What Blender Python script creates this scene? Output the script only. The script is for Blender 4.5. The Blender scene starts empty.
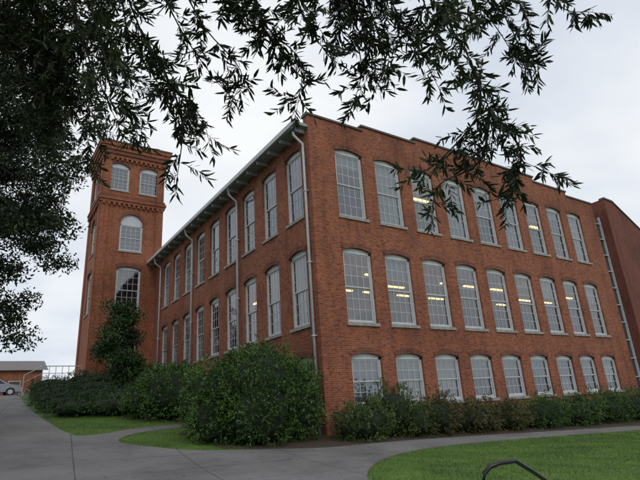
import bpy, bmesh, math, random
import numpy as np
from mathutils import Matrix, Vector
random.seed(7); rng=np.random.default_rng(7)
scn=bpy.context.scene; COL=scn.collection
scn.view_settings.view_transform='Standard'; scn.view_settings.look='None'; scn.view_settings.exposure=0

# ------------------------------------------------------------ camera
yaw,pit,rol=-.6033,.3306,-.0666
F=Vector((math.sin(-yaw)*math.cos(pit),math.cos(yaw)*math.cos(pit),math.sin(pit)))
R=Vector((math.cos(yaw),math.sin(yaw),0)); U=R.cross(F)
R2=R*math.cos(rol)+U*math.sin(rol); U2=-R*math.sin(rol)+U*math.cos(rol)
cd=bpy.data.cameras.new("camera"); cam=bpy.data.objects.new("camera",cd); COL.objects.link(cam)
M=Matrix((( R2.x,U2.x,-F.x,-10.144),(R2.y,U2.y,-F.y,-15.069),(R2.z,U2.z,-F.z,1.6),(0,0,0,1)))
cam.matrix_world=M; cd.sensor_width=36; cd.lens=28.09; cd.clip_end=3000; cd.clip_start=.05
scn.camera=cam

# ------------------------------------------------------------ terrain function
ys=np.arange(-700,900,.5)
hh=np.interp(ys,[-60,-15,-3,8,21,30,45,70,200],[-.8,0,.5,2.0,3.65,4.2,4.7,5.0,5.0])
kk=np.exp(-np.linspace(-3,3,25)**2/2);kk/=kk.sum();hh=np.convolve(np.pad(hh,12,mode='edge'),kk,'valid')
def gz(x,y):
    fade=1/(1+np.exp(np.clip((y-6)/2.,-40,40)));s=np.logaddexp(0,(np.clip(x,-100,45)+3)/2.)*2
    return np.interp(y,ys,hh)-.03*s*fade

# ------------------------------------------------------------ node helpers
def mat(name):
    m=bpy.data.materials.new(name);m.use_nodes=True;nt=m.node_tree
    b=nt.nodes['Principled BSDF'];return m,nt,b
def N(nt,t,**k):
    n=nt.nodes.new(t)
    for a,v in k.items(): setattr(n,a,v)
    return n
def ramp(nt,fac,stops):
    r=N(nt,'ShaderNodeValToRGB');e=r.color_ramp.elements
    while len(e)<len(stops): e.new(.5)
    for i,(p,c) in enumerate(stops): e[i].position=p;e[i].color=(*c,1)
    nt.links.new(fac,r.inputs[0]);return r.outputs[0]
def noise(nt,scale,detail=3,vec=None,rough=.55):
    n=N(nt,'ShaderNodeTexNoise');n.inputs['Scale'].default_value=scale;n.inputs['Detail'].default_value=detail;n.inputs['Roughness'].default_value=rough
    if vec is None:
        g=N(nt,'ShaderNodeNewGeometry');vec=g.outputs['Position']
    nt.links.new(vec,n.inputs['Vector']);return n.outputs['Fac']
def mult(nt,a,b,fac=1.):
    m=N(nt,'ShaderNodeMix',data_type='RGBA',blend_type='MULTIPLY');m.inputs[0].default_value=fac
    nt.links.new(a,m.inputs[6]);nt.links.new(b,m.inputs[7]);return m.outputs[2]
def bump(nt,b,h,strength=.3,dist=.01):
    n=N(nt,'ShaderNodeBump');n.inputs['Strength'].default_value=strength;n.inputs['Distance'].default_value=dist
    nt.links.new(h,n.inputs['Height']);nt.links.new(n.outputs[0],b.inputs['Normal'])
def plain(name,col,rough=.6,var=.25,scale=3.,metal=0):
    m,nt,b=mat(name)
    f=noise(nt,scale,3)
    c=ramp(nt,f,[(.3,tuple(x*(1-var) for x in col)),(.7,tuple(min(1,x*(1+var)) for x in col))])
    nt.links.new(c,b.inputs['Base Color']);b.inputs['Roughness'].default_value=rough;b.inputs['Metallic'].default_value=metal
    return m
def brick(name,c1,c2,mortar,bw=.215,rh=.075):
    m,nt,b=mat(name);L=nt.links.new
    g=N(nt,'ShaderNodeNewGeometry');sp=N(nt,'ShaderNodeSeparateXYZ');L(g.outputs['Position'],sp.inputs[0])
    sn=N(nt,'ShaderNodeSeparateXYZ');L(g.outputs['True Normal'],sn.inputs[0])
    ab=N(nt,'ShaderNodeMath',operation='ABSOLUTE');L(sn.outputs[0],ab.inputs[0])
    gt=N(nt,'ShaderNodeMath',operation='GREATER_THAN');L(ab.outputs[0],gt.inputs[0]);gt.inputs[1].default_value=.7
    mx=N(nt,'ShaderNodeMix',data_type='FLOAT');L(gt.outputs[0],mx.inputs[0]);L(sp.outputs[0],mx.inputs[2]);L(sp.outputs[1],mx.inputs[3])
    cb=N(nt,'ShaderNodeCombineXYZ');L(mx.outputs[0],cb.inputs[0]);L(sp.outputs[2],cb.inputs[1])
    br=N(nt,'ShaderNodeTexBrick');L(cb.outputs[0],br.inputs['Vector'])
    br.inputs['Scale'].default_value=1;br.inputs['Brick Width'].default_value=bw;br.inputs['Row Height'].default_value=rh
    br.inputs['Mortar Size'].default_value=.007;br.inputs['Mortar Smooth'].default_value=.2;br.inputs['Bias'].default_value=-.1
    br.inputs['Color1'].default_value=(*c1,1);br.inputs['Color2'].default_value=(*c2,1);br.inputs['Mortar'].default_value=(*mortar,1)
    # individual burnt / pale bricks
    mp=N(nt,'ShaderNodeMapping');mp.inputs['Scale'].default_value=(2.6,7.5,1);L(cb.outputs[0],mp.inputs[0])
    f1=noise(nt,2.0,2,mp.outputs[0],.8)
    v1=ramp(nt,f1,[(.32,(.26,.25,.28)),(.44,(.85,.82,.82)),(.58,(1.0,1.0,1.0)),(.74,(1.15,.98,.85))])
    f2=noise(nt,.35,4,None,.6)
    v2=ramp(nt,f2,[(.3,(.66,.62,.62)),(.55,(1,1,1)),(.75,(.86,.90,.94))])
    mp2=N(nt,'ShaderNodeMapping');mp2.inputs['Scale'].default_value=(2.2,.18,1);L(cb.outputs[0],mp2.inputs[0])
    f3=noise(nt,1.,3,mp2.outputs[0],.7);v3=ramp(nt,f3,[(.3,(.70,.67,.67)),(.5,(1,1,1))])
    c=mult(nt,mult(nt,mult(nt,br.outputs['Color'],v1),v2),v3)
    L(c,b.inputs['Base Color']);b.inputs['Roughness'].default_value=.9
    inv=N(nt,'ShaderNodeMath',operation='SUBTRACT');inv.inputs[0].default_value=1;L(br.outputs['Fac'],inv.inputs[1])
    bump(nt,b,inv.outputs[0],.6,.008)
    return m
BR=brick('brick_red',(.375,.108,.046),(.22,.058,.030),(.31,.215,.155))
BR2=brick('brick_orange',(.39,.120,.048),(.26,.072,.034),(.30,.20,.135))
BRA=brick('brick_arch',(.26,.068,.034),(.15,.043,.027),(.22,.15,.11),.075,.12)
BR3=brick('brick_modern',(.22,.055,.033),(.165,.042,.028),(.20,.125,.10))
WHITE=plain('white_painted_wood',(.50,.52,.545),.5,.10,5)
EAVE=plain('grey_eave_paint',(.30,.31,.33),.6,.15,4)
STONE=plain('sill_stone',(.30,.285,.265),.8,.25,6)
PIPE=plain('downpipe_metal',(.50,.52,.55),.4,.08,4)
COPING=plain('coping_metal',(.085,.07,.065),.5,.2,2)
ROOFM=plain('roof_membrane',(.13,.13,.13),.8,.2,2)
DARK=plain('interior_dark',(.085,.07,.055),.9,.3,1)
CEIL=plain('interior_ceiling',(.28,.24,.18),.9,.1,1)
BLACK=plain('black_painted_metal',(.012,.012,.013),.35,.1,5)
BARK=plain('bark',(.04,.031,.024),.95,.45,9)
RUBBER=plain('rubber',(.02,.02,.02),.8,.1,5)
def glass(name,refl,tint):
    m,nt,b=mat(name);L=nt.links.new;nt.nodes.remove(b)
    o=nt.nodes['Material Output'];gl=N(nt,'ShaderNodeBsdfGlossy');gl.inputs['Roughness'].default_value=.03;gl.inputs['Color'].default_value=(.85,.9,.95,1)
    tr=N(nt,'ShaderNodeBsdfTransparent');tr.inputs[0].default_value=(*tint,1)
    mx=N(nt,'ShaderNodeMixShader');fr=N(nt,'ShaderNodeFresnel');fr.inputs[0].default_value=1.5
    ad=N(nt,'ShaderNodeMath',operation='MULTIPLY_ADD');ad.inputs[1].default_value=1.0;ad.inputs[2].default_value=refl;ad.use_clamp=True
    L(fr.outputs[0],ad.inputs[0]);L(ad.outputs[0],mx.inputs[0]);L(tr.outputs[0],mx.inputs[1]);L(gl.outputs[0],mx.inputs[2]);L(mx.outputs[0],o.inputs[0])
    f=noise(nt,.9,2);bp=N(nt,'ShaderNodeBump');bp.inputs['Strength'].default_value=.35;bp.inputs['Distance'].default_value=.05;L(f,bp.inputs['Height']);L(bp.outputs[0],gl.inputs['Normal'])
    return m
GLASS=glass('window_glass',.13,(.72,.78,.80))
def blindm():
    m,nt,b=mat('venetian_blind')
    g=N(nt,'ShaderNodeNewGeometry');w=N(nt,'ShaderNodeTexWave',wave_type='BANDS',bands_direction='Z');w.inputs['Scale'].default_value=5.5
    nt.links.new(g.outputs['Position'],w.inputs['Vector'])
    c=ramp(nt,w.outputs['Fac'],[(.1,(.26,.25,.23)),(.5,(.50,.50,.47))]);nt.links.new(c,b.inputs['Base Color']);b.inputs['Roughness'].default_value=.7
    return m
BLIND=blindm()
def emis(name,col,s):
    m,nt,b=mat(name);b.inputs['Emission Color'].default_value=(*col,1);b.inputs['Emission Strength'].default_value=s;b.inputs['Base Color'].default_value=(.8,.8,.8,1);return m
LAMP=emis('warm_ceiling_fixture',(1,.55,.18),4)
def leafm(name,cols,trans=.25):
    m,nt,b=mat(name);L=nt.links.new;g=N(nt,'ShaderNodeNewGeometry')
    c=ramp(nt,g.outputs['Random Per Island'],[(i/(len(cols)-1),q) for i,q in enumerate(cols)])
    f=noise(nt,1.1,1);v=ramp(nt,f,[(.35,(.55,.58,.55)),(.65,(1.25,1.2,1.))])
    c=mult(nt,c,v)
    L(c,b.inputs['Base Color']);b.inputs['Roughness'].default_value=.5;b.inputs['Specular IOR Level'].default_value=.3
    if trans:
        t=N(nt,'ShaderNodeBsdfTranslucent');L(c,t.inputs[0]);mx=N(nt,'ShaderNodeMixShader');mx.inputs[0].default_value=trans
        L(b.outputs[0],mx.inputs[1]);L(t.outputs[0],mx.inputs[2]);L(mx.outputs[0],nt.nodes['Material Output'].inputs[0])
    return m
LF_NEAR=leafm('willow_oak_leaf',[(.013,.024,.008),(.022,.040,.012),(.034,.060,.017)],.2)
LF_OAK=leafm('oak_leaf',[(.010,.020,.008),(.018,.034,.012),(.028,.052,.017)],0)
LF_BUSH=leafm('holly_leaf',[(.035,.072,.018),(.060,.125,.030),(.095,.185,.045)],0)
LF_SHR=leafm('shrub_leaf',[(.035,.062,.02),(.07,.115,.033),(.12,.17,.05)],0)
LF_RED=leafm('nandina_leaf',[(.045,.062,.024),(.09,.11,.038),(.17,.10,.05)],0)
LF_JUN=leafm('juniper_leaf',[(.022,.050,.018),(.040,.085,.028),(.065,.125,.038)],0)
LF_GR=leafm('grass_blade',[(.05,.115,.014),(.09,.180,.022),(.14,.23,.04)],0)
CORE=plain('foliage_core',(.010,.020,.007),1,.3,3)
def grassm():
    m,nt,b=mat('grass_ground');f=noise(nt,1.2,5,None,.7);c=ramp(nt,f,[(.3,(.045,.095,.014)),(.5,(.075,.15,.021)),(.7,(.12,.185,.038))])
    f2=noise(nt,40,2);v=ramp(nt,f2,[(.3,(.55,.55,.5)),(.6,(1.1,1.1,1))]);nt.links.new(mult(nt,c,v),b.inputs['Base Color']);b.inputs['Roughness'].default_value=.95
    bump(nt,b,f2,.6,.03);return m
GRASS=grassm()
def concm(name,base,joint):
    m,nt,b=mat(name);L=nt.links.new;f=noise(nt,.5,6,None,.65);c=ramp(nt,f,[(.3,tuple(x*.58 for x in base)),(.55,base),(.75,tuple(x*1.2 for x in base))])
    f2=noise(nt,60,3);v=ramp(nt,f2,[(.3,(.75,.75,.75)),(.6,(1.04,1.04,1.04))]);c=mult(nt,c,v)
    f4=noise(nt,3.,3,None,.8);v4=ramp(nt,f4,[(.28,(.55,.53,.50)),(.4,(1,1,1))]);c=mult(nt,c,v4)
    if joint:
        g=N(nt,'ShaderNodeNewGeometry');sp=N(nt,'ShaderNodeSeparateXYZ');mp=N(nt,'ShaderNodeMapping');mp.inputs['Rotation'].default_value=(0,0,.12)
        L(g.outputs['Position'],mp.inputs[0]);L(mp.outputs[0],sp.inputs[0])
        outs=[]
        for ax,per in ((0,2.6),(1,1.9)):
            pp=N(nt,'ShaderNodeMath',operation='PINGPONG');pp.inputs[1].default_value=per/2;L(sp.outputs[ax],pp.inputs[0])
            lt=N(nt,'ShaderNodeMath',operation='GREATER_THAN');lt.inputs[1].default_value=.014;L(pp.outputs[0],lt.inputs[0]);outs.append(lt.outputs[0])
        mn=N(nt,'ShaderNodeMath',operation='MINIMUM');L(outs[0],mn.inputs[0]);L(outs[1],mn.inputs[1])
        jv=ramp(nt,mn.outputs[0],[(0,(.42,.42,.42)),(1,(1,1,1))]);c=mult(nt,c,jv)
    L(c,b.inputs['Base Color']);b.inputs['Roughness'].default_value=.85;bump(nt,b,f2,.3,.01);return m
CONC=concm('concrete_path',(.180,.174,.172),True)
ASPH=concm('asphalt',(.055,.056,.06),False)
SOIL=plain('mulch_soil',(.05,.032,.022),1,.5,20)

# ------------------------------------------------------------ mesh helpers
def obj(name,data,parent=None,loc=(0,0,0),rz=0):
    o=bpy.data.objects.new(name,data);COL.objects.link(o);o.location=loc;o.rotation_euler=(0,0,rz)
    if parent: o.parent=parent
    return o
def empty(name,loc=(0,0,0)):
    o=bpy.data.objects.new(name,None);COL.objects.link(o);o.empty_display_size=.5;return o
class MB:
    def __init__(s): s.v=[];s.f=[];s.mi=[]
    def face(s,pts,mi=0):
        i=len(s.v);s.v+= [tuple(p) for p in pts];s.f.append(tuple(range(i,i+len(pts))));s.mi.append(mi)
    def box(s,a,b,mi=0):
        x0,y0,z0=a;x1,y1,z1=b
        s.hexa([(x0,y0,z0),(x1,y0,z0),(x1,y1,z0),(x0,y1,z0),(x0,y0,z1),(x1,y0,z1),(x1,y1,z1),(x0,y1,z1)],mi)
    def hexa(s,p,mi=0):
        i=len(s.v);s.v+=[tuple(q) for q in p]
        for q in ((0,3,2,1),(4,5,6,7),(0,1,5,4),(1,2,6,5),(2,3,7,6),(3,0,4,7)): s.f.append(tuple(i+k for k in q));s.mi.append(mi)
    def tube(s,pts,r,mi=0,n=10):
        pts=[Vector(p) for p in pts];rings=[]
        for k,p in enumerate(pts):
            t=(pts[min(k+1,len(pts)-1)]-pts[max(k-1,0)]).normalized()
            a=t.cross(Vector((0,0,1)));a=a if a.length>.05 else t.cross(Vector((1,0,0)));a.normalize();b=t.cross(a)
            rr=r[k] if isinstance(r,(list,tuple)) else r
            base=len(s.v);s.v+=[tuple(p+(a*math.cos(2*math.pi*j/n)+b*math.sin(2*math.pi*j/n))*rr) for j in range(n)];rings.append(base)
        for k in range(len(rings)-1):
            for j in range(n):
                s.f.append((rings[k]+j,rings[k]+(j+1)%n,rings[k+1]+(j+1)%n,rings[k+1]+j));s.mi.append(mi)
        s.f.append(tuple(rings[0]+j for j in range(n)));s.mi.append(mi);s.f.append(tuple(rings[-1]+j for j in range(n)));s.mi.append(mi)
    def mesh(s,name,mats,smooth=False):
        m=bpy.data.meshes.new(name);m.from_pydata(s.v,[],s.f)
        for q in mats: m.materials.append(q)
        m.polygons.foreach_set('material_index',s.mi)
        if smooth: m.polygons.foreach_set('use_smooth',[True]*len(s.f))
        m.update();return m
def npmesh(name,V,nper,mat):
    n=V.shape[0];m=bpy.data.meshes.new(name);m.vertices.add(n*nper);m.vertices.foreach_set('co',V.reshape(-1).astype(np.float32))
    m.loops.add(n*nper);m.loops.foreach_set('vertex_index',np.arange(n*nper,dtype=np.int32));m.polygons.add(n)
    m.polygons.foreach_set('loop_start',np.arange(0,n*nper,nper,dtype=np.int32));m.polygons.foreach_set('loop_total',np.full(n,nper,dtype=np.int32))
    m.update(calc_edges=True);m.validate();m.materials.append(mat);return m
def unit(a): return a/np.maximum(np.linalg.norm(a,axis=-1,keepdims=True),1e-9)
def leaves(P,D,Ln,W,hexs=False):
    n=len(P);D=unit(D);rv=rng.normal(size=(n,3));S=unit(np.cross(D,rv));Nn=np.cross(D,S)
    Ln=Ln[:,None];W=W[:,None]
    if not hexs:
        return np.stack([P,P+D*Ln*.5+S*W*.5,P+D*Ln,P+D*Ln*.5-S*W*.5],1)
    c=Nn*Ln*rng.uniform(-.12,.12,(n,1))
    return np.stack([P,P+D*Ln*.3+S*W*.5+c*.6,P+D*Ln*.7+S*W*.38+c*.6,P+D*Ln,P+D*Ln*.7-S*W*.38+c*.6,P+D*Ln*.3-S*W*.5+c*.6],1)
def foliage(name,lobes,n,size,mt,core=.8,asp=.5,rough=.16,up=.3):
    """lobes: (cx,cy,cz,rx,ry,rz). leaf sprays in a rough shell around each lobe, dark filler core added inside"""
    A=np.array([l[3]*l[4]+l[4]*l[5] for l in lobes]);cnt=(A/A.sum()*n).astype(int);Vs=[]
    for l,c in zip(lobes,cnt):
        ns=max(8,c//9)
        sd=unit(rng.normal(size=(ns,3)));ph=rng.uniform(0,6.28,6)
        bumpy=1+rough*(np.sin(sd[:,0]*5+ph[0])*np.sin(sd[:,1]*5+ph[1])+.7*np.sin(sd[:,2]*8+ph[2])*np.sin(sd[:,0]*9+ph[3]))
        rad=bumpy*(1-np.abs(rng.normal(0,.10,ns))+(rng.random(ns)<.10)*rng.uniform(0,.16,ns))
        B=np.array(l[:3])+sd*np.array(l[3:])*rad[:,None]
        SD=unit(sd*.8+rng.normal(0,.45,(ns,3))+np.array([0,0,up]))
        idx=rng.integers(0,ns,c);tt=rng.uniform(-.1,1.,(c,1))*size*1.7
        P=B[idx]+SD[idx]*tt+rng.normal(0,size*.18,(c,3));d=SD[idx]
        P[:,2]=np.maximum(P[:,2],gz(P[:,0],P[:,1])+.02)
        keep=np.ones(c,bool)
        for q in lobes:
            if q is l: continue
            keep&=(((P-np.array(q[:3]))/np.array(q[3:]))**2).sum(1)>.55
        P=P[keep];d=d[keep]
        D=d*.9+rng.normal(0,.55,P.shape)
        Vs.append(leaves(P,D,rng.uniform(.6,1.3,len(P))*size,rng.uniform(.8,1.2,len(P))*size*asp))
    o=obj(name,npmesh(name+'_leaves',np.concatenate(Vs),4,mt))
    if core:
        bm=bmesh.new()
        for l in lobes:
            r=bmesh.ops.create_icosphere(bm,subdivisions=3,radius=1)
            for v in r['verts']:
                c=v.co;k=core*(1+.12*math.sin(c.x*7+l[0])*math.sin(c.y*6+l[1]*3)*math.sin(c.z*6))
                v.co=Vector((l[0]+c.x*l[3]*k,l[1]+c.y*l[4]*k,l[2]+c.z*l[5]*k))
        m=bpy.data.meshes.new('core');bm.to_mesh(m);bm.free();m.materials.append(CORE);obj('dark_core_filler',m,o)  # solid dark lumps added inside the leaves to block see-through, not twigs
    return o

# ------------------------------------------------------------ ground
def axis(a,b,step,lo,hi):
    mid=list(np.arange(a,b+1e-6,step));out=[];x=b;s=step
    while x<hi: s*=1.35;x+=s;out.append(x)
    inn=[];x=a;s=step
    while x>lo: s*=1.35;x-=s;inn.append(x)
    return np.array(inn[::-1]+mid+out)
X=axis(-22,36,.5,-600,600);Y=axis(-24,50,.5,-500,800)
gx,gy=np.meshgrid(X,Y,indexing='ij');zz=gz(gx,gy)
V=np.stack([gx,gy,zz],-1).reshape(-1,3);ny=len(Y)
i,j=np.meshgrid(np.arange(len(X)-1),np.arange(ny-1),indexing='ij');a=(i*ny+j).ravel()
Fc=np.stack([a,a+ny,a+ny+1,a+1],1)
m=bpy.data.meshes.new('ground');m.from_pydata(V.tolist(),[],Fc.tolist());m.materials.append(GRASS);m.polygons.foreach_set('use_smooth',[True]*len(Fc));obj('ground',m)
def sheet(name,poly,mt,dz,parent=None):
    bm=bmesh.new();vs=[bm.verts.new((p[0],p[1],0)) for p in poly];bm.faces.new(vs)
    xs=[p[0] for p in poly];yy=[p[1] for p in poly]
    for k in np.arange(math.floor(min(xs)*2)/2,max(xs),.5):
        bmesh.ops.bisect_plane(bm,geom=bm.verts[:]+bm.edges[:]+bm.faces[:],plane_co=(k,0,0),plane_no=(1,0,0))
    for k in np.arange(math.floor(min(yy)*2)/2,max(yy),.5):
        bmesh.ops.bisect_plane(bm,geom=bm.verts[:]+bm.edges[:]+bm.faces[:],plane_co=(0,k,0),plane_no=(0,1,0))
    for v in bm.verts: v.co.z=float(gz(v.co.x,v.co.y))+dz
    bmesh.ops.recalc_face_normals(bm,faces=bm.faces)
    r=bmesh.ops.extrude_face_region(bm,geom=bm.faces[:])
    for v in [q for q in r['geom'] if isinstance(q,bmesh.types.BMVert)]: v.co.z-=dz+.06
    bmesh.ops.recalc_face_normals(bm,faces=bm.faces)
    m=bpy.data.meshes.new(name);bm.to_mesh(m);bm.free();m.materials.append(mt);return obj(name,m,parent)
def smoothpoly(pts,n=6):
    out=[]
    P=[Vector((*p,0)) for p in pts]
    for k in range(len(P)-1):
        p0=P[max(k-1,0)];p1=P[k];p2=P[k+1];p3=P[min(k+2,len(P)-1)]
        for s in range(n):
            t=s/n;q=.5*((2*p1)+(p2-p0)*t+(2*p0-5*p1+4*p2-p3)*t*t+(3*p1-p0-3*p2+p3)*t**3);out.append((q.x,q.y))
    out.append(tuple(pts[-1]));return out
upper=smoothpoly([(-7.9,24),(-8.0,14),(-7.85,9),(-7.7,6.5),(-7.55,4.6)])
br_top=smoothpoly([(-7.3,3.3),(-6.7,3.25),(-5.5,3.9),(-4.3,4.25),(-2.2,4.7)])
br_bot=smoothpoly([(-2.3,3.7),(-4.3,3.45),(-5.3,3.1),(-6.0,2.5),(-6.35,1.8),(-6.25,1.1),(-5.6,.1),(-4.8,-.8),(-2.9,-1.6),(-1.4,-2.1),(1.5,-2.0),(6.1,-2.2),(15.5,-2.7),(30,-3.2)])
low=smoothpoly([(30,-4.5),(13.3,-3.75),(4.6,-3.4),(.6,-3.75),(-1.9,-4.95),(-3.7,-6.8),(-4.6,-9),(-5.0,-12),(-5.2,-24)])
path=upper+br_top+br_bot+low+[(-13,-24),(-13,-2),(-11,3),(-10.6,24)]
sheet('concrete_path',path,CONC,.02)
sheet('soil_bed',[(-4.1,-.9),(-2.9,-1.5),(-1.4,-1.98),(1.5,-1.9),(6.1,-2.08),(15.5,-2.5),(23,-2.6),(23,.3),(-.2,.3),(-.2,20),(-4,20),(-4,5.2),(-2,4.9),(-2,2.9),(-4.3,2.4)] ,SOIL,.008)
sheet('parking_road',[(-60,25),(-3,25),(-3,46),(-60,46)],ASPH,.03)
def inpoly(px,py,poly):
    c=np.zeros(len(px),bool);n=len(poly)
    for k in range(n):
        x1,y1=poly[k];x2,y2=poly[(k+1)%n]
        cond=((y1>py)!=(y2>py));c^=cond&(px<(x2-x1)*(py-y1)/((y2-y1) if y2!=y1 else 1e-9)+x1)
    return c
n=230000;px=rng.uniform(-8,14,n);py=rng.uniform(-13,9,n)
k=(~inpoly(px,py,path))&((px<-3.5)|(py<-3.));px=px[k];py=py[k]
edge=rng.normal(0,.03,(len(px),2));P=np.stack([px+edge[:,0],py+edge[:,1],gz(px,py)-.01],1)
D=rng.normal(0,.45,P.shape)+np.array([0,0,1.]);D=unit(D);S=unit(np.cross(D,rng.normal(size=P.shape)));Ln=rng.uniform(.035,.085,(len(P),1));W=.006
obj('lawn_grass',npmesh('lawn_grass',np.stack([P-S*W,P+S*W,P+D*Ln],1),3,LF_GR))
# fallen leaves scattered on the walk
n=900;px=rng.uniform(-10,8,n);py=rng.uniform(-9,6,n);k=inpoly(px,py,path);px=px[k];py=py[k]
P=np.stack([px,py,gz(px,py)+.026],1);D=rng.normal(0,1,P.shape)*np.array([1,1,.06])
LF_DRY=leafm('dry_leaf',[(.10,.06,.025),(.16,.10,.04),(.07,.06,.03)],0)
D=unit(D);S=np.stack([-D[:,1],D[:,0],rng.normal(0,.15,len(D))],1);Ln=rng.uniform(.04,.08,(len(P),1))
obj('fallen_leaves',npmesh('fallen_leaves',np.stack([P,P+D*Ln*.5+S*Ln*.2,P+D*Ln,P+D*Ln*.5-S*Ln*.2],1),4,LF_DRY))

# ------------------------------------------------------------ brick walls with arched openings
mapR=lambda u,z,d:(u,d,z)
mapL=lambda u,z,d:(d,u,z)
def arch(uc,w,t,r,n=10):
    if r>=w/2-1e-6: return [(uc-w/2*math.cos(math.pi*k/n),t-r+r*math.sin(math.pi*k/n)) for k in range(n+1)]
    Rr=(w*w/4+r*r)/(2*r);a=math.asin(w/2/Rr);return [(uc+Rr*math.sin(-a+2*a*k/n),t-Rr+Rr*math.cos(-a+2*a*k/n)) for k in range(n+1)]
def wall(mb,mp,u0,u1,z0,z1,cols,rows,depth=.32,r=.14,mi=0):
    ub=[u0]+[(cols[k][0]+cols[k+1][0])/2 for k in range(len(cols)-1)]+[u1]
    zb=[z0]+[(rows[k][1]+rows[k+1][0])/2 for k in range(len(rows)-1)]+[z1]
    for i,(uc,w) in enumerate(cols):
        for j,(b,t) in enumerate(rows):
            opening(mb,mp,ub[i],ub[i+1],zb[j],zb[j+1],uc,w,b,t,r,depth,mi)
def opening(mb,mp,ua,ub,za,zb,uc,w,b,t,r,depth=.32,mi=0):
    f=lambda pts:mb.face([mp(u,z,0) for u,z in pts],mi);l=uc-w/2;rr=uc+w/2
    f([(ua,za),(l,za),(l,zb),(ua,zb)]);f([(rr,za),(ub,za),(ub,zb),(rr,zb)]);f([(l,za),(rr,za),(rr,b),(l,b)])
    A=arch(uc,w,t,r)
    for p,q in zip(A[:-1],A[1:]): f([p,q,(q[0],zb),(p[0],zb)])
    loop=[(l,b)]+A+[(rr,b)]
    for k in range(len(loop)):
        p,q=loop[k],loop[(k+1)%len(loop)];mb.face([mp(*p,0),mp(*q,0),mp(*q,depth),mp(*p,depth)],mi)
def hood(mb,mp,uc,w,t,r,th=.21,proud=.025,mi=1):
    full=r>=w/2-1e-6
    A=arch(uc,w,t,r);B=arch(uc,w+2*th*(1 if full else .35),t+th,r+(th if full else .03))
    for k in range(len(A)-1):
        a,b_,c,d=A[k],A[k+1],B[k+1],B[k]
        mb.face([mp(*a,-proud),mp(*b_,-proud),mp(*c,-proud),mp(*d,-proud)],mi)
        mb.face([mp(*d,-proud),mp(*c,-proud),mp(*c,0.0),mp(*d,0.0)],mi);mb.face([mp(*a,-proud),mp(*b_,-proud),mp(*b_,.02),mp(*a,.02)],mi)
    for a,d in ((A[0],B[0]),(A[-1],B[-1])): mb.face([mp(*a,-proud),mp(*d,-proud),mp(*d,0),mp(*a,0)],mi)
_wc={}
def window_mesh(w,h,r,nc,nr):
    key=(w,h,r,nc,nr)
    if key in _wc: return _wc[key]
    mb=MB();fw=.085;y0,y1=.10,.22
    B=lambda a,b,c,d,ya,yb,mi=0: mb.box((a,ya,b),(c,yb,d),mi)
    B(-w/2,0.,-w/2+fw,h-r,y0,y1);B(w/2-fw,0.,w/2,h-r,y0,y1);B(-w/2+fw,.0,w/2-fw,.09,y0,y1)
    A=arch(0,w,h,r);seg=r<w/2-1e-6
    if seg:
        zi=h-r-.09
        for k in range(len(A)-1):
            a,b_=A[k],A[k+1]
            mb.face([(a[0],y0,a[1]),(b_[0],y0,b_[1]),(b_[0],y0,zi),(a[0],y0,zi)])
            mb.face([(a[0],y0,zi),(b_[0],y0,zi),(b_[0],y1,zi),(a[0],y1,zi)])
        top=zi;mid=.09+(top-.09)*.5;lim=top
    else:
        Ai=arch(0,w-2*fw,h-fw,r-fw)
        for k in range(len(A)-1):
            mb.face([(A[k][0],y0,A[k][1]),(A[k+1][0],y0,A[k+1][1]),(Ai[k+1][0],y0,Ai[k+1][1]),(Ai[k][0],y0,Ai[k][1])])
            mb.face([(Ai[k][0],y0,Ai[k][1]),(Ai[k+1][0],y0,Ai[k+1][1]),(Ai[k+1][0],y1,Ai[k+1][1]),(Ai[k][0],y1,Ai[k][1])])
        mid=(h-r)*.5+.1;lim=h-r
    l,rr=-w/2+fw,w/2-fw;s=.05
    for (a,b,ya,yb) in ((.09,mid,.165,.205),(mid-.03,lim,.135,.162)):
        B(l,a,l+s,b,ya,yb);B(rr-s,a,rr,b,ya,yb);B(l+s,a,rr-s,a+s,ya,yb);B(l+s,b-s,rr-s,b,ya,yb)
        for c in range(1,nc):
            x=l+s+(rr-l-2*s)*c/nc;B(x-.011,a+s,x+.011,b-s,ya+.004,yb-.004)
        for c in range(1,nr):
            z=a+s+(b-a-2*s)*c/nr;B(l+s,z-.011,rr-s,z+.011,ya+.007,yb-.007)
        yg=(ya+yb)/2;mb.face([(l,yg,a),(rr,yg,a),(rr,yg,b),(l,yg,b)],1)
    if not seg:
        mb.face([(p[0],.15,p[1]) for p in Ai],1)
        for c in (-1,0,1):
            x=c*(w/2-fw)*.5;zt=lim+math.sqrt(max(0,(r-fw)**2-x*x));B(x-.014,lim,x+.014,zt,.138,.158)
    B(-w/2-.06,-.12,w/2+.06,0.,-.06,.30,2)
    m=mb.mesh('sash_window',[WHITE,GLASS,STONE]);_wc[key]=m;return m

bld=empty('brick_mill_building')
cR=[(2.02+2.175*k,1.46) for k in range(9)];rows=[(1.7,3.59),(4.73,7.77),(9.11,12.25)]
cL=[(1.36+2.19*k,1.34) for k in range(9)]
LEN,DEP,PZ=22.0,26.4,12.95
mb=MB();wall(mb,mapR,0,LEN,-2,PZ,cR,rows)
steps=[(0,2.9,13.45),(2.9,6.2,13.68),(6.2,15.8,13.93),(15.8,19.1,13.62),(19.1,LEN,13.32)]
cop=MB()
for a,b,z in steps:
    mb.face([(a,0,PZ),(b,0,PZ),(b,0,z),(a,0,z)]);mb.face([(a,.35,PZ-1),(b,.35,PZ-1),(b,.35,z),(a,.35,z)])
    cop.box((a-.05,-.06,z),(b+.05,.42,z+.09))
for (a,b,z),(c,d,z2) in zip(steps[:-1],steps[1:]):
    lo,hi=min(z,z2),max(z,z2);mb.face([(b,0,lo),(b,.35,lo),(b,.35,hi),(b,0,hi)])
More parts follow.
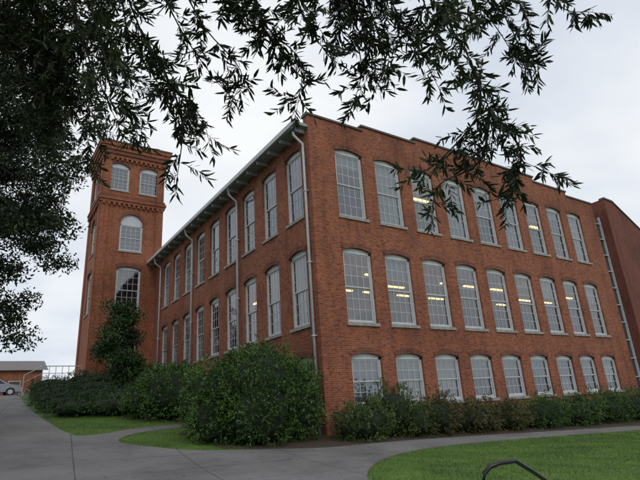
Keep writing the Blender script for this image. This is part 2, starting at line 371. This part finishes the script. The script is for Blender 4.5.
mb.face([(0,0,PZ),(0,.35,PZ),(0,.35,13.45),(0,0,13.45)]);mb.face([(LEN,0,-2),(LEN,.35,-2),(LEN,.35,13.32),(LEN,0,13.32)])
for uc,w in cR:
    for b,t in rows: hood(mb,mapR,uc,w,t,.14)
obj('front_wall',mb.mesh('front_wall',[BR,BRA]),bld)
obj('parapet_coping',cop.mesh('parapet_coping',[COPING]),bld)
mb=MB();wall(mb,mapL,0,21.66,-2,PZ,cL,rows)
mb.face([(0,21.66,0),(0,DEP,0),(0,DEP,PZ),(0,21.66,PZ)])
mb.face([(0,DEP,0),(LEN,DEP,0),(LEN,DEP,PZ),(0,DEP,PZ)]);mb.face([(LEN,.35,-2),(LEN,DEP,-2),(LEN,DEP,PZ),(LEN,.35,PZ)])
for uc,w in cL:
    for b,t in rows: hood(mb,mapL,uc,w,t,.14)
obj('side_wall',mb.mesh('side_wall',[BR,BRA]),bld)
mb=MB()
mb.face([(-.55,.36,13.02),(11,.36,13.6),(11,DEP+.3,13.6),(-.55,DEP+.3,13.02)]);mb.face([(11,.36,13.6),(LEN+.5,.36,13.02),(LEN+.5,DEP+.3,13.02),(11,DEP+.3,13.6)])
mb.box((-.58,.02,12.86),(-.003,21.6,12.99),2);mb.box((-.68,-.04,12.84),(-.585,21.6,13.05),1)
for k in range(20): mb.box((-.56,.25+k*1.1,12.66),(-.004,.35+k*1.1,12.857),2)
obj('roof_and_eaves',mb.mesh('roof_and_eaves',[ROOFM,WHITE,EAVE]),bld)
mb=MB()
for y in (.28,6.85,13.4,19.9):
    zb=float(gz(-.2,y))
    mb.tube([(-.62,y,12.8),(-.55,y,12.45),(-.13,y,12.15),(-.12,y,11.8),(-.12,y,zb-.2)],.055)
    for z in (4.2,7.,10.): mb.box((-.185,y-.065,z),(-.003,y+.065,z+.05))
obj('downpipes',mb.mesh('downpipes',[PIPE],True),bld)
blm=MB()
for j,(b,t) in enumerate(rows):
    for k,(uc,w) in enumerate(cR):
        obj('sash_window',window_mesh(w,round(t-b,3),.14,4,3 if j else 2),bld,(uc,0,b))
        h=t-b
        dr=random.choice([[.5,1,1,.9],[0,0,0,.15,.35,0],[.2,.25,.5,.85,1]][j])
        if dr: blm.face([(uc-w/2+.05,.27,t-h*dr),(uc+w/2-.05,.27,t-h*dr),(uc+w/2-.05,.27,t),(uc-w/2+.05,.27,t)])
    for k,(uc,w) in enumerate(cL):
        obj('sash_window',window_mesh(w,round(t-b,3),.14,4,3 if j else 2),bld,(0,uc,b),-math.pi/2)
        dr=random.choice([0,.3,.5,.8,1])
        if dr: blm.face([(.27,uc-w/2+.05,t-(t-b)*dr),(.27,uc+w/2-.05,t-(t-b)*dr),(.27,uc+w/2-.05,t),(.27,uc-w/2+.05,t)])
obj('window_blinds',blm.mesh('window_blinds',[BLIND]),bld)
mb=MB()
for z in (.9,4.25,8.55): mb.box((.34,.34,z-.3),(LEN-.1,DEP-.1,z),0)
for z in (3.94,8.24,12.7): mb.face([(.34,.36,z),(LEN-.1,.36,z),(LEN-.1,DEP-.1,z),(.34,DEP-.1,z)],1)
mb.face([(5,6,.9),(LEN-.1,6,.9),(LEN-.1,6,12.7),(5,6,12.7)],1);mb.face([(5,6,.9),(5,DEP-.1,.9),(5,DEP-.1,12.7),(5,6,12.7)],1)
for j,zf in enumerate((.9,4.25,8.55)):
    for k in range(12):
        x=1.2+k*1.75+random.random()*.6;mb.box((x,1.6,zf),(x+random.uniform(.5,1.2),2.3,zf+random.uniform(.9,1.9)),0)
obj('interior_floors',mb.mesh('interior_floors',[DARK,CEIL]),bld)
mb=MB()
for k,x in enumerate((1.5,3.7,5.9,8.1,10.2,12.3,14.4,16.5,18.6)):
    for yy in (1.5,2.9,4.3):
        if random.random()<.72: mb.box((x+random.uniform(-.2,.3),yy,7.2),(x+1.3,yy+.13,7.26))
for x in (1.6,6.,8.2,12.4,18.6): mb.box((x,2.4,12.1),(x+1.1,2.55,12.17))
for x in (1.4,5.8,8.0): mb.box((x,2.2,3.4),(x+1.1,2.35,3.47))
for k in range(4): mb.box((1.8,3.4+k*4.6,7.3),(1.94,4.5+k*4.6,7.37))
obj('ceiling_lights',mb.mesh('ceiling_lights',[LAMP]),bld)

# ------------------------------------------------------------ tower
tw=empty('brick_stair_tower');TX0,TX1,TY,TY1=-4.2,.35,21.66,26.0
mapT=lambda u,z,d:(u,TY+d,z);mapTL=lambda u,z,d:(TX0+d,u,z)
mb=MB();cx=(TX0+TX1)/2
opening(mb,mapT,TX0,TX1,0,8.7,cx,1.7,4.2,8.0,.85)
opening(mb,mapT,TX0,TX1,8.7,13.1,cx,1.7,9.2,12.5,.18)
opening(mb,mapT,TX0,TX1,13.1,17.5,cx,1.65,13.7,16.6,.82)
opening(mb,mapT,TX0,cx,17.5,22.2,cx-1.13,1.5,18.45,20.7,.3);opening(mb,mapT,cx,TX1,17.5,22.2,cx+1.13,1.5,18.45,20.7,.3)
cy=(TY+TY1)/2
opening(mb,mapTL,TY,TY1,0,13.1,cy,1.5,9.2,12.3,.18);opening(mb,mapTL,TY,TY1,13.1,17.5,cy,1.5,13.7,16.6,.75)
opening(mb,mapTL,TY,cy,17.5,22.2,cy-1.05,1.3,18.45,20.7,.3);opening(mb,mapTL,cy,TY1,17.5,22.2,cy+1.05,1.3,18.45,20.7,.3)
mb.face([(TX1,TY,0),(TX1,TY1,0),(TX1,TY1,22.2),(TX1,TY,22.2)]);mb.face([(TX0,TY1,0),(TX1,TY1,0),(TX1,TY1,22.2),(TX0,TY1,22.2)])
hood(mb,mapT,cx,1.7,8.0,.85,.3,.05);hood(mb,mapT,cx,1.7,12.5,.18,.3,.05);hood(mb,mapT,cx,1.65,16.6,.82,.28,.05)
for s in (-1,1): hood(mb,mapT,cx+s*1.13,1.5,20.7,.3,.2,.05);hood(mb,mapTL,cy+s*1.05,1.3,20.7,.3,.2,.05)
hood(mb,mapTL,cy,1.5,12.3,.18,.3,.05);hood(mb,mapTL,cy,1.5,16.6,.75,.28,.05)
def ring(z0,z1,p,mi=0):
    a,b,c,d=TX0-p,TX1+p,TY-p,TY1+p
    mb.box((a,c,z0),(b,TY-.002,z1),mi);mb.box((a,TY1+.002,z0),(b,d,z1),mi);mb.box((a,TY-.002,z0),(TX0-.002,TY1+.002,z1),mi);mb.box((TX1+.002,TY-.002,z0),(b,TY1+.002,z1),mi)
P=.09
for (a,b) in ((TX0,TX0+.55),(TX1-.55,TX1)):
    mb.box((a,TY-P,0),(b,TY-.001,17.35));mb.box((a,TY-P,17.95),(b,TY-.001,21.1))
for (a,b) in ((TY,TY+.55),(TY1-.55,TY1)):
    mb.box((TX0-P,a,0),(TX0-.001,b,17.35));mb.box((TX0-P,a,17.95),(TX0-.001,b,21.1))
ring(17.35,17.55,.13);ring(17.55,17.75,.2);ring(17.75,17.95,.12,1)
ring(21.1,21.35,.13);ring(21.35,21.65,.24,1);ring(21.65,21.95,.33);ring(21.95,22.25,.42);
for k in range(13):
    x=TX0+.1+k*.355;mb.box((x,TY-.2,20.86),(x+.17,TY-.095,21.098));mb.box((x,TY-.2,17.12),(x+.17,TY-.095,17.348))
for k in range(12):
    y=TY+.1+k*.36;mb.box((TX0-.2,y,20.86),(TX0-.095,y+.17,21.098));mb.box((TX0-.2,y,17.12),(TX0-.095,y+.17,17.348))
obj('tower_walls',mb.mesh('tower_walls',[BR2,BRA]),tw)
mb=MB();mb.box((TX0-.47,TY-.47,22.252),(TX1+.47,TY1+.47,22.36));obj('tower_coping',mb.mesh('tower_coping',[COPING]),tw)
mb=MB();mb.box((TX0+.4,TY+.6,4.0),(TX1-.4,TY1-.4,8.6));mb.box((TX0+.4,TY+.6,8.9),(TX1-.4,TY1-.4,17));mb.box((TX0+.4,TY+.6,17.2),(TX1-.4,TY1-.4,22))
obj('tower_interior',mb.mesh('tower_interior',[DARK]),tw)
def tw_win(w,h,r,nc,nr,x,y,z,rz=0): obj('sash_window',window_mesh(w,h,r,nc,nr),tw,(x,y,z),rz)
tw_win(1.7,3.8,.85,4,3,cx,TY,4.2);tw_win(1.7,3.3,.18,4,3,cx,TY,9.2);tw_win(1.65,2.9,.82,4,3,cx,TY,13.7)
for s in (-1,1): tw_win(1.5,2.25,.3,4,3,cx+s*1.13,TY,18.45);tw_win(1.3,2.25,.3,4,3,TX0,cy+s*1.05,18.45,-math.pi/2)
tw_win(1.5,3.1,.18,4,3,TX0,cy,9.2,-math.pi/2);tw_win(1.5,2.9,.75,4,3,TX0,cy,13.7,-math.pi/2)

ld=empty('entrance_steps');mb=MB()
mb.box((-6.7,22.2,3.2),(-4.35,25,4.55));
for k in range(3): mb.box((-6.7-.3*(k+1),22.2,3.0),(-6.702-.3*k,25,4.55-.2*(k+1)))
obj('concrete_steps',mb.mesh('concrete_steps',[STONE]),ld)
mb=MB()
mb.tube([(-7.7,22.3,4.95),(-6.7,22.3,5.5),(-4.4,22.3,5.5)],.03);mb.tube([(-7.7,22.3,4.5),(-6.7,22.3,5.05),(-4.4,22.3,5.05)],.02)
for x in np.arange(-6.7,-4.3,.38): mb.tube([(x,22.3,4.5),(x,22.3,5.5)],.02,0,6)
mb.tube([(-7.7,22.3,3.6),(-7.7,22.3,4.95)],.03)
obj('railing',mb.mesh('railing',[WHITE]),ld)

# ------------------------------------------------------------ annex at the right
an=empty('brick_annex_building');mb=MB()
prof=[(22.95,13.75),(24.0,13.7),(27.0,12.15),(34,11.9)]
bot=-2.5
pts=[(22.95,bot),(34,bot)]+prof[::-1]
mb.face([(x,-.4,z) for x,z in pts]);mb.face([(x,14,z) for x,z in pts])
mb.face([(22.95,-.4,bot),(22.95,14,bot),(22.95,14,13.75),(22.95,-.4,13.75)]);mb.face([(34,-.4,bot),(34,14,bot),(34,14,11.9),(34,-.4,11.9)])
for p,q in zip(prof[:-1],prof[1:]): mb.face([(p[0],-.4,p[1]),(q[0],-.4,q[1]),(q[0],14,q[1]),(p[0],14,p[1])])
for p,q in zip(prof[:-1],prof[1:]):
    mb.hexa([(p[0]-.02,-.46,p[1]+.003),(q[0]+.02,-.46,q[1]+.003),(q[0]+.02,-.1,q[1]+.003),(p[0]-.02,-.1,p[1]+.003),(p[0]-.02,-.46,p[1]+.1),(q[0]+.02,-.46,q[1]+.1),(q[0]+.02,-.1,q[1]+.1),(p[0]-.02,-.1,p[1]+.1)],1)
obj('annex_walls',mb.mesh('annex_walls',[BR3,COPING]),an)
mb=MB();gx0,gx1=22.02,22.93
mb.face([(gx0,.25,-1),(gx1,.25,-1),(gx1,.25,12.6),(gx0,.25,12.6)],1)
for x in (gx0+.04,gx1-.06): mb.box((x-.035,.12,-1),(x+.035,.24,12.6))
for k in range(12): mb.box((gx0+.08,.14,.2+k*1.08),(gx1-.1,.235,.25+k*1.08))
mb.box((gx0,.5,-1),(gx1,6,12.6),2)
obj('glazed_link',mb.mesh('glazed_link',[WHITE,GLASS,BLACK]),an)

# ------------------------------------------------------------ shrubs
def dome(x,y,r,h,r2=None):
    g=float(gz(x,y));return (x,y,g+h*.45,r,r2 or r,h*.57)
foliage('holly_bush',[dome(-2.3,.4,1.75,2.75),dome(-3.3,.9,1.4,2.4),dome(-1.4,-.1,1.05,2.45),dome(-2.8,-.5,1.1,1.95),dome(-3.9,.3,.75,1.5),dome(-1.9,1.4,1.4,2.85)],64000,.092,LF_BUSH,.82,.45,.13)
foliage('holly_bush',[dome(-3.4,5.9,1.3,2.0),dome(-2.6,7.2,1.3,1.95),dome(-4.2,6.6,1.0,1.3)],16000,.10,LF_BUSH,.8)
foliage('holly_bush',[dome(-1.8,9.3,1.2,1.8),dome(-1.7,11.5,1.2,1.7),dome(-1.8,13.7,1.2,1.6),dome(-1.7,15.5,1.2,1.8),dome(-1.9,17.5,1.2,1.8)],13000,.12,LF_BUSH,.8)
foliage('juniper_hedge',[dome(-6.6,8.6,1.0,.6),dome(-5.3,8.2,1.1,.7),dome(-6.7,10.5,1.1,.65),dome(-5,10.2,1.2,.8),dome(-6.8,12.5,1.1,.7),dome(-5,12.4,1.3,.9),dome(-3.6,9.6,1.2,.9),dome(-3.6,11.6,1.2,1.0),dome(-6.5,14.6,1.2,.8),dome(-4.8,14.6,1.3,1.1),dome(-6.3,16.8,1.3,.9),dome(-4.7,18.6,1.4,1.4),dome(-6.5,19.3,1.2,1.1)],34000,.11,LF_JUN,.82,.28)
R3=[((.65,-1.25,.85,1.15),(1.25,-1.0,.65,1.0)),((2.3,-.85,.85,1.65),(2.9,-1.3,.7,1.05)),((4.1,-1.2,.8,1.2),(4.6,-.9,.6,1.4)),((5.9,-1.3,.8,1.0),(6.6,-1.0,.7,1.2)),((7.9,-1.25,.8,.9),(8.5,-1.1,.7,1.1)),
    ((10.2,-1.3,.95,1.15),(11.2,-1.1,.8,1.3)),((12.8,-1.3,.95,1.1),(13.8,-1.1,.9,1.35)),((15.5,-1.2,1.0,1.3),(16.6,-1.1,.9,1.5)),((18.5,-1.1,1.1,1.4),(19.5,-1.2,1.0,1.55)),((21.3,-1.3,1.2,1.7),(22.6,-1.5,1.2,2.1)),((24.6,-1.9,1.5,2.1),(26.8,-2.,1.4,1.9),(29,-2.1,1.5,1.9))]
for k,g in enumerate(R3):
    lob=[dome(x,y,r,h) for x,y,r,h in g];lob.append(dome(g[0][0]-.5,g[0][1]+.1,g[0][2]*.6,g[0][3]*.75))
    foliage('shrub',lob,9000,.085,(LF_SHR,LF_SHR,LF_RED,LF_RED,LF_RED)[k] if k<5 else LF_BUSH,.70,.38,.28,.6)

# ------------------------------------------------------------ trees
def limb_tree(name,base,top,r0,clumps,nleaf,size,mt,asp=.4,limbs=24):
    o=empty(name);mb=MB();b=Vector(base);t=Vector(top)
    mb.tube([b+Vector((0,0,-.3)),b.lerp(t,.3)+Vector((.1,0,0)),b.lerp(t,.65),t],[r0*1.35,r0,r0*.7,r0*.3],0,12)
    idx=rng.choice(len(clumps),min(limbs,len(clumps)),replace=False)
    for k in idx:
        c=Vector(clumps[k][:3]);s=b.lerp(t,min(.95,max(.3,(c.z-b.z)/(t.z-b.z)-.25)));m_=s.lerp(c,.5)+Vector((0,0,.35))
        mb.tube([s,m_,c],[r0*.3,r0*.16,.02],0,6)
    obj('trunk_and_limbs',mb.mesh(name,[BARK],True),o)
    C=np.array(clumps);per=(C[:,3]**2/(C[:,3]**2).sum()*nleaf).astype(int);Vs=[]
    for c,q in zip(C,per):
        P=c[:3]+unit(rng.normal(size=(q,3)))*(rng.random((q,1))**.55)*np.array([c[3],c[3],c[3]*.6])
        Vs.append(leaves(P,rng.normal(0,.7,(q,3))+np.array([0,0,-.45]),rng.uniform(.7,1.3,q)*size,rng.uniform(.8,1.2,q)*size*asp))
    obj('leaves',npmesh(name+'_leaves',np.concatenate(Vs),4,mt),o);return o
cl=[]
c0=np.array([-13.2,6.5,11.0])
for k in range(520):
    d=unit(rng.normal(size=3));rad=rng.uniform(.3,1.0)**.5
    p=c0+d*np.array([5.9,5.9,8.6])*rad*(1+.1*math.sin(d[2]*9)+.08*math.sin(d[0]*11))
    if p[2]<3.4: continue
    cl.append((*p,rng.uniform(.5,1.1)))
limb_tree('oak_tree',(-13.6,6.5,float(gz(-13.6,6.5))),(-13.2,6.5,17),.38,cl,175000,.17,LF_OAK,.42)
cl=[]
for k in range(60):
    a=rng.uniform(0,6.28);z=rng.uniform(.5,5.6);rr=(2.0-.25*z)*rng.uniform(.3,1)
    cl.append((-3.2+rr*math.cos(a),17.6+rr*math.sin(a),3.2+z,rng.uniform(.45,.95)))
limb_tree('magnolia_tree',(-3.2,17.6,float(gz(-3.2,17.6))),(-3.2,17.6,8.5),.13,cl,20000,.16,LF_JUN,.45)
cl=[(x+rng.uniform(-3,3),100+rng.uniform(-6,6),6+rng.uniform(0,7),rng.uniform(2.5,4)) for x in np.linspace(-75,-24,60)]
limb_tree('distant_trees',(-40,100,4),(-40,100,10),.4,cl,24000,.65,LF_OAK,.6,limbs=20)

# near oak whose boughs hang over the walk
BRS=dict(
a=[(-9.60,-11.59,5.29),(-9.38,-11.51,4.73),(-9.15,-11.49,4.32),(-8.87,-11.56,4.02),(-8.78,-11.54,3.82)],
b=[(-9.38,-11.51,4.73),(-9.01,-11.48,4.07),(-8.96,-11.31,3.55)],
c=[(-9.13,-11.72,5.43),(-8.91,-11.65,4.92),(-8.56,-11.71,4.49),(-8.57,-11.62,4.28)],
d=[(-9.82,-11.60,5.15),(-9.67,-11.45,4.54),(-9.48,-11.42,4.15),(-9.31,-11.41,3.83)],
e=[(-8.66,-12.14,5.29),(-8.51,-12.04,4.80),(-8.19,-12.11,4.45),(-8.16,-11.98,4.07)],
f=[(-8.53,-12.57,4.94),(-8.41,-12.49,4.57),(-8.21,-12.50,4.26)],
g=[(-8.02,-12.71,5.21),(-7.82,-12.65,4.72),(-7.66,-12.59,4.32),(-7.70,-12.47,4.09)],
h=[(-7.74,-12.66,5.41),(-7.44,-12.62,4.81),(-7.22,-12.63,4.47),(-7.07,-12.62,4.21)],
i=[(-7.64,-12.91,5.22),(-7.30,-12.94,4.73),(-7.03,-12.95,4.31),(-6.84,-12.91,3.91),(-6.69,-12.88,3.58),(-6.31,-13.05,3.35)],
j=[(-7.03,-12.95,4.31),(-6.91,-12.87,3.91),(-7.14,-12.56,3.53),(-7.29,-12.40,3.43)],
k=[(-6.84,-12.91,3.91),(-6.85,-12.74,3.51),(-7.11,-12.49,3.34),(-7.13,-12.39,3.13)],
l=[(-6.84,-12.91,3.91),(-6.58,-12.95,3.57),(-6.61,-12.80,3.26),(-6.71,-12.71,3.19)],
m=[(-7.16,-13.05,5.37),(-6.72,-13.13,4.84),(-6.53,-13.12,4.50),(-6.47,-13.09,4.33)],
n=[(-6.81,-13.62,5.00),(-6.62,-13.57,4.57),(-6.41,-13.69,4.50)],
o=[(-8.31,-12.40,5.34),(-7.97,-12.45,4.88),(-7.80,-12.47,4.66)],
p=[(-7.30,-12.94,4.73),(-7.23,-13.24,4.41),(-7.40,-13.04,4.20)],
q=[(-8.99,-12.07,5.28),(-8.79,-12.02,4.84),(-8.51,-12.19,4.78)],
r=[(-10.35,-9.91,6.50),(-10.05,-9.76,5.66),(-9.86,-9.59,4.92)],
s=[(-10.75,-9.48,6.12),(-10.11,-9.64,5.46),(-9.57,-9.74,4.80),(-9.36,-9.66,4.27)],
t=[(-9.98,-10.15,6.48),(-9.70,-10.04,5.73),(-9.52,-9.90,5.10),(-9.51,-9.73,4.69)])
near=empty('willow_oak_tree');mb=MB()
gb=float(gz(-13.6,-9.4))
mb.tube([(-13.6,-9.4,gb-.3),(-13.5,-9.45,1.6),(-13.4,-9.5,4.0),(-13.2,-9.6,7.5),(-13.1,-9.6,12)],[.42,.34,.30,.22,.08],0,14)
limb=[Vector(p) for p in ((-13.35,-9.5,4.2),(-11.9,-9.9,5.9),(-10.5,-10.6,6.7),(-9.4,-11.5,6.7),(-8.5,-12.2,6.4),(-7.6,-12.8,6.2),(-6.7,-13.4,5.8),(-6.0,-13.9,5.5))]
mb.tube(limb,[.15,.12,.09,.075,.06,.045,.03,.015],0,10)
Ps=[];Ds=[];Ls=[]
def twig(s,d,Lt,sc=1.):
    d=d.normalized();p=s.copy();pts=[p.copy()];n=max(3,int(Lt/.05));st=Lt/n
    for k in range(n):
        d=(d+Vector((random.gauss(0,.12),random.gauss(0,.12),random.gauss(-.05,.1)))).normalized();q=p+d*st;pts.append(q)
        for u in (.2,.5,.8):
            for _ in range(1 if random.random()<.55 else 2):
                a=p.lerp(q,u);rv=Vector((random.gauss(0,1),random.gauss(0,1),random.gauss(0,1)));rv-=d*rv.dot(d);rv.normalize()
                Ps.append(a);Ds.append(d*random.uniform(.3,1.)+rv*random.uniform(.5,1.)+Vector((0,0,-.15)));Ls.append(random.uniform(.055,.12)*sc)
        p=q
    mb.tube(pts,[.0022]*(len(pts)-1)+[.0012],0,4)
todo=[(key,[Vector(p) for p in pts],key in 'acdefghimnoqrst') for key,pts in BRS.items()]
for key,reps,spread in (('r',4,.55),('s',4,.55),('t',3,.5),('a',1,.3),('d',3,.4),('c',1,.3),('q',1,.3),('o',2,.25),('f',1,.2),('g',2,.25),('h',2,.28),('m',2,.22),('p',1,.2),('e',1,.15)):
    for _ in range(reps):
        off=Vector((random.uniform(-1,1)*spread,random.uniform(-.7,.7)*spread,random.uniform(.05,.9)*spread));q=[]
        for v in BRS[key]: q.append(Vector(v)+off);off=off+Vector((random.gauss(0,.05),random.gauss(0,.05),random.gauss(0,.04)))
        if key=='p': q[0]=Vector(BRS[key][0])
        if random.random()<.6 and len(q)>3: q=q[:-1]
        todo.append((key,q,key in 'acdefghimnoqrst'))
for key,P,main in todo:
    if main:
        nl=min(limb,key=lambda v:(v-P[0]).length);P=[nl,nl.lerp(P[0],.5)+Vector((0,0,.1))]+P
    sm=[]
    for k in range(len(P)-1):
        p0=P[max(k-1,0)];p1=P[k];p2=P[k+1];p3=P[min(k+2,len(P)-1)]
        for s in range(6):
            t=s/6;sm.append(.5*((2*p1)+(p2-p0)*t+(2*p0-5*p1+4*p2-p3)*t*t+(3*p1-p0-3*p2+p3)*t**3))
    sm.append(P[-1]);nn=len(sm)
    mb.tube(sm,[.010*(1-k/nn)+.002 for k in range(nn)],0,6)
    step=.046 if key not in 'rst' else .035
    acc=0
    for k in range(nn-1):
        seg=sm[k+1]-sm[k];acc+=seg.length
        while acc>step:
            acc-=step
            if random.random()<.15: continue
            rv=Vector((random.gauss(0,1),random.gauss(0,1),random.gauss(0,.8)))
            twig(sm[k].lerp(sm[k+1],random.random()),seg.normalized()*.45+rv.normalized()*.9+Vector((0,0,-.1)),random.uniform(.08,.32 if key not in 'rst' else .42))
    twig(sm[-1],(sm[-1]-sm[-2]),.18)
obj('trunk_and_branches',mb.mesh('willow_oak_branches',[BARK],True),near)
Pn=np.array(Ps);Dn=np.array(Ds);Ln=np.array(Ls)
obj('leaves',npmesh('willow_oak_leaves',leaves(Pn,Dn,Ln,Ln*rng.uniform(.17,.25,len(Ln)),True),6,LF_NEAR),near)
Vs=[]  # extra crown, mostly out of frame, added for plausible light and other views
for k in range(120):
    c=np.array([-12.6,-9.2,9.4])+unit(rng.normal(size=3))*np.array([3.8,3.6,2.9])*rng.uniform(.3,1)
    q=240;P=c+unit(rng.normal(size=(q,3)))*(rng.random((q,1))**.5)*.75;Vs.append(leaves(P,rng.normal(0,.7,(q,3))-np.array([0,0,.3]),rng.uniform(.08,.13,q),rng.uniform(.02,.03,q)))
obj('extra_crown_leaves',npmesh('extra_crown_leaves',np.concatenate(Vs),4,LF_OAK),near)

# ------------------------------------------------------------ handrail bottom right
mb=MB()
mb.tube([(-6.14,-11.64,-.2),(-6.14,-11.64,.9),(-6.13,-11.66,.97),(-6.08,-11.69,1.02),(-5.98,-11.73,1.045),(-5.82,-11.78,1.05),(-5.5,-11.70,.93),(-5.05,-11.56,.76),(-4.4,-11.36,.5),(-4.4,-11.36,-.2)],.022,0,12)
obj('handrail',mb.mesh('handrail',[BLACK],True))

# ------------------------------------------------------------ parked cars (far left) & distant house
def car(name,x,y,rz,col):
    paint=plain(name+'_paint',col,.25,.05,3);o=empty(name);o.location=(x,y,float(gz(x,y))+.03);o.rotation_euler=(0,0,rz)
    prof=[(-2.2,.35),(-2.25,.62),(-2.15,.86),(-1.55,.93),(-1.0,1.38),(-.1,1.45),(.55,1.38),(1.15,.97),(1.95,.85),(2.22,.65),(2.22,.32)]
    mb=MB()
    def w(z): return .86 if z<.95 else .86-.28*(z-.95)/.5
    L=[(a,-w(b),b) for a,b in prof];Rr=[(a,w(b),b) for a,b in prof]
    mb.face(L);mb.face(Rr[::-1])
    for k in range(len(prof)-1): mb.face([L[k],L[k+1],Rr[k+1],Rr[k]])
    mb.face([L[0],Rr[0],Rr[-1],L[-1]])
    obj('body',mb.mesh('body',[paint]),o)
    mb=MB()
    for s in (-1,1):
        yy=lambda z:s*(w(z)+.006)
        mb.face([(-1.35,yy(.98),.98),(-.93,yy(1.33),1.33),(-.15,yy(1.38),1.38),(-.15,yy(.98),.98)]);mb.face([(-.08,yy(.98),.98),(-.08,yy(1.38),1.38),(.5,yy(1.33),1.33),(1.0,yy(.98),.98)])
    mb.face([(.60,-.68,1.355),(.60,.68,1.355),(1.12,.78,1.01),(1.12,-.78,1.01)]);mb.face([(-1.05,-.68,1.355),(-1.05,.68,1.355),(-1.52,.78,.98),(-1.52,-.78,.98)])
    obj('windows',mb.mesh('windows',[BLACK]),o)
    mb=MB()
    for a in (-1.38,1.38):
        for s in (-1,1): mb.tube([(a,s*.68,.33),(a,s*.89,.33)],.33,0,20);mb.tube([(a,s*.885,.33),(a,s*.90,.33)],.19,1,16)
    obj('wheels',mb.mesh('wheels',[RUBBER,PIPE]),o)
car('parked_car',-9.2,35,.06,(.30,.32,.36));car('parked_car',-14.5,36,.1,(.12,.13,.16))
hs=empty('brick_house');mb=MB();z0=4.6
mb.box((-34,62,z0),(-3,74,z0+4.6));
mb.face([(-34.6,61.5,z0+4.5),(-2.4,61.5,z0+4.5),(-2.4,68,z0+6.4),(-34.6,68,z0+6.4)],1);mb.face([(-34.6,74.5,z0+4.5),(-2.4,74.5,z0+4.5),(-2.4,68,z0+6.4),(-34.6,68,z0+6.4)],1)
mb.face([(-3,62,z0+4.5),(-3,74,z0+4.5),(-3,68,z0+6.3)])
for k in range(8):
    x=-32+k*3.6;mb.box((x,61.93,z0+1.2),(x+1.4,61.99,z0+3.2),2);mb.box((x+.08,61.9,z0+1.28),(x+1.32,61.925,z0+3.12),3)
obj('walls_and_roof',mb.mesh('house',[BR,COPING,WHITE,DARK]),hs)

# ------------------------------------------------------------ sky & light
SE,SA=math.radians(42),math.radians(200)
w=bpy.data.worlds.new("World");scn.world=w;w.use_nodes=True;nt=w.node_tree;L=nt.links.new;bg=nt.nodes['Background']
sk=N(nt,'ShaderNodeTexSky',sky_type='NISHITA');sk.sun_disc=False;sk.sun_elevation=SE;sk.sun_rotation=SA
tc=N(nt,'ShaderNodeTexCoord');sp=N(nt,'ShaderNodeSeparateXYZ');L(tc.outputs['Generated'],sp.inputs[0])
ad=N(nt,'ShaderNodeMath',operation='ADD');ad.inputs[1].default_value=.25;L(sp.outputs[2],ad.inputs[0])
mxx=N(nt,'ShaderNodeMath',operation='MAXIMUM');mxx.inputs[1].default_value=.08;L(ad.outputs[0],mxx.inputs[0])
dv=N(nt,'ShaderNodeVectorMath',operation='DIVIDE');cb=N(nt,'ShaderNodeCombineXYZ')
for k in range(3): L(mxx.outputs[0],cb.inputs[k])
L(tc.outputs['Generated'],dv.inputs[0]);L(cb.outputs[0],dv.inputs[1])
f=noise(nt,1.5,5,dv.outputs[0],.5)
cl_=ramp(nt,f,[(.32,(8.0,8.7,9.8)),(.5,(10.0,10.4,11.0)),(.66,(11.6,11.8,11.9))])
mx=N(nt,'ShaderNodeMix',data_type='RGBA');mx.inputs[0].default_value=.93;L(sk.outputs[0],mx.inputs[6]);L(cl_,mx.inputs[7])
L(mx.outputs[2],bg.inputs[0]);bg.inputs[1].default_value=.088
sd=bpy.data.lights.new('sun','SUN');sd.energy=.6;sd.angle=math.radians(15);sd.color=(1,.95,.88);so=bpy.data.objects.new('sun',sd);COL.objects.link(so)
dirv=Vector((math.sin(SA)*math.cos(SE),math.cos(SA)*math.cos(SE),math.sin(SE)))
so.rotation_euler=dirv.to_track_quat('Z','Y').to_euler();so.location=(0,-20,30)
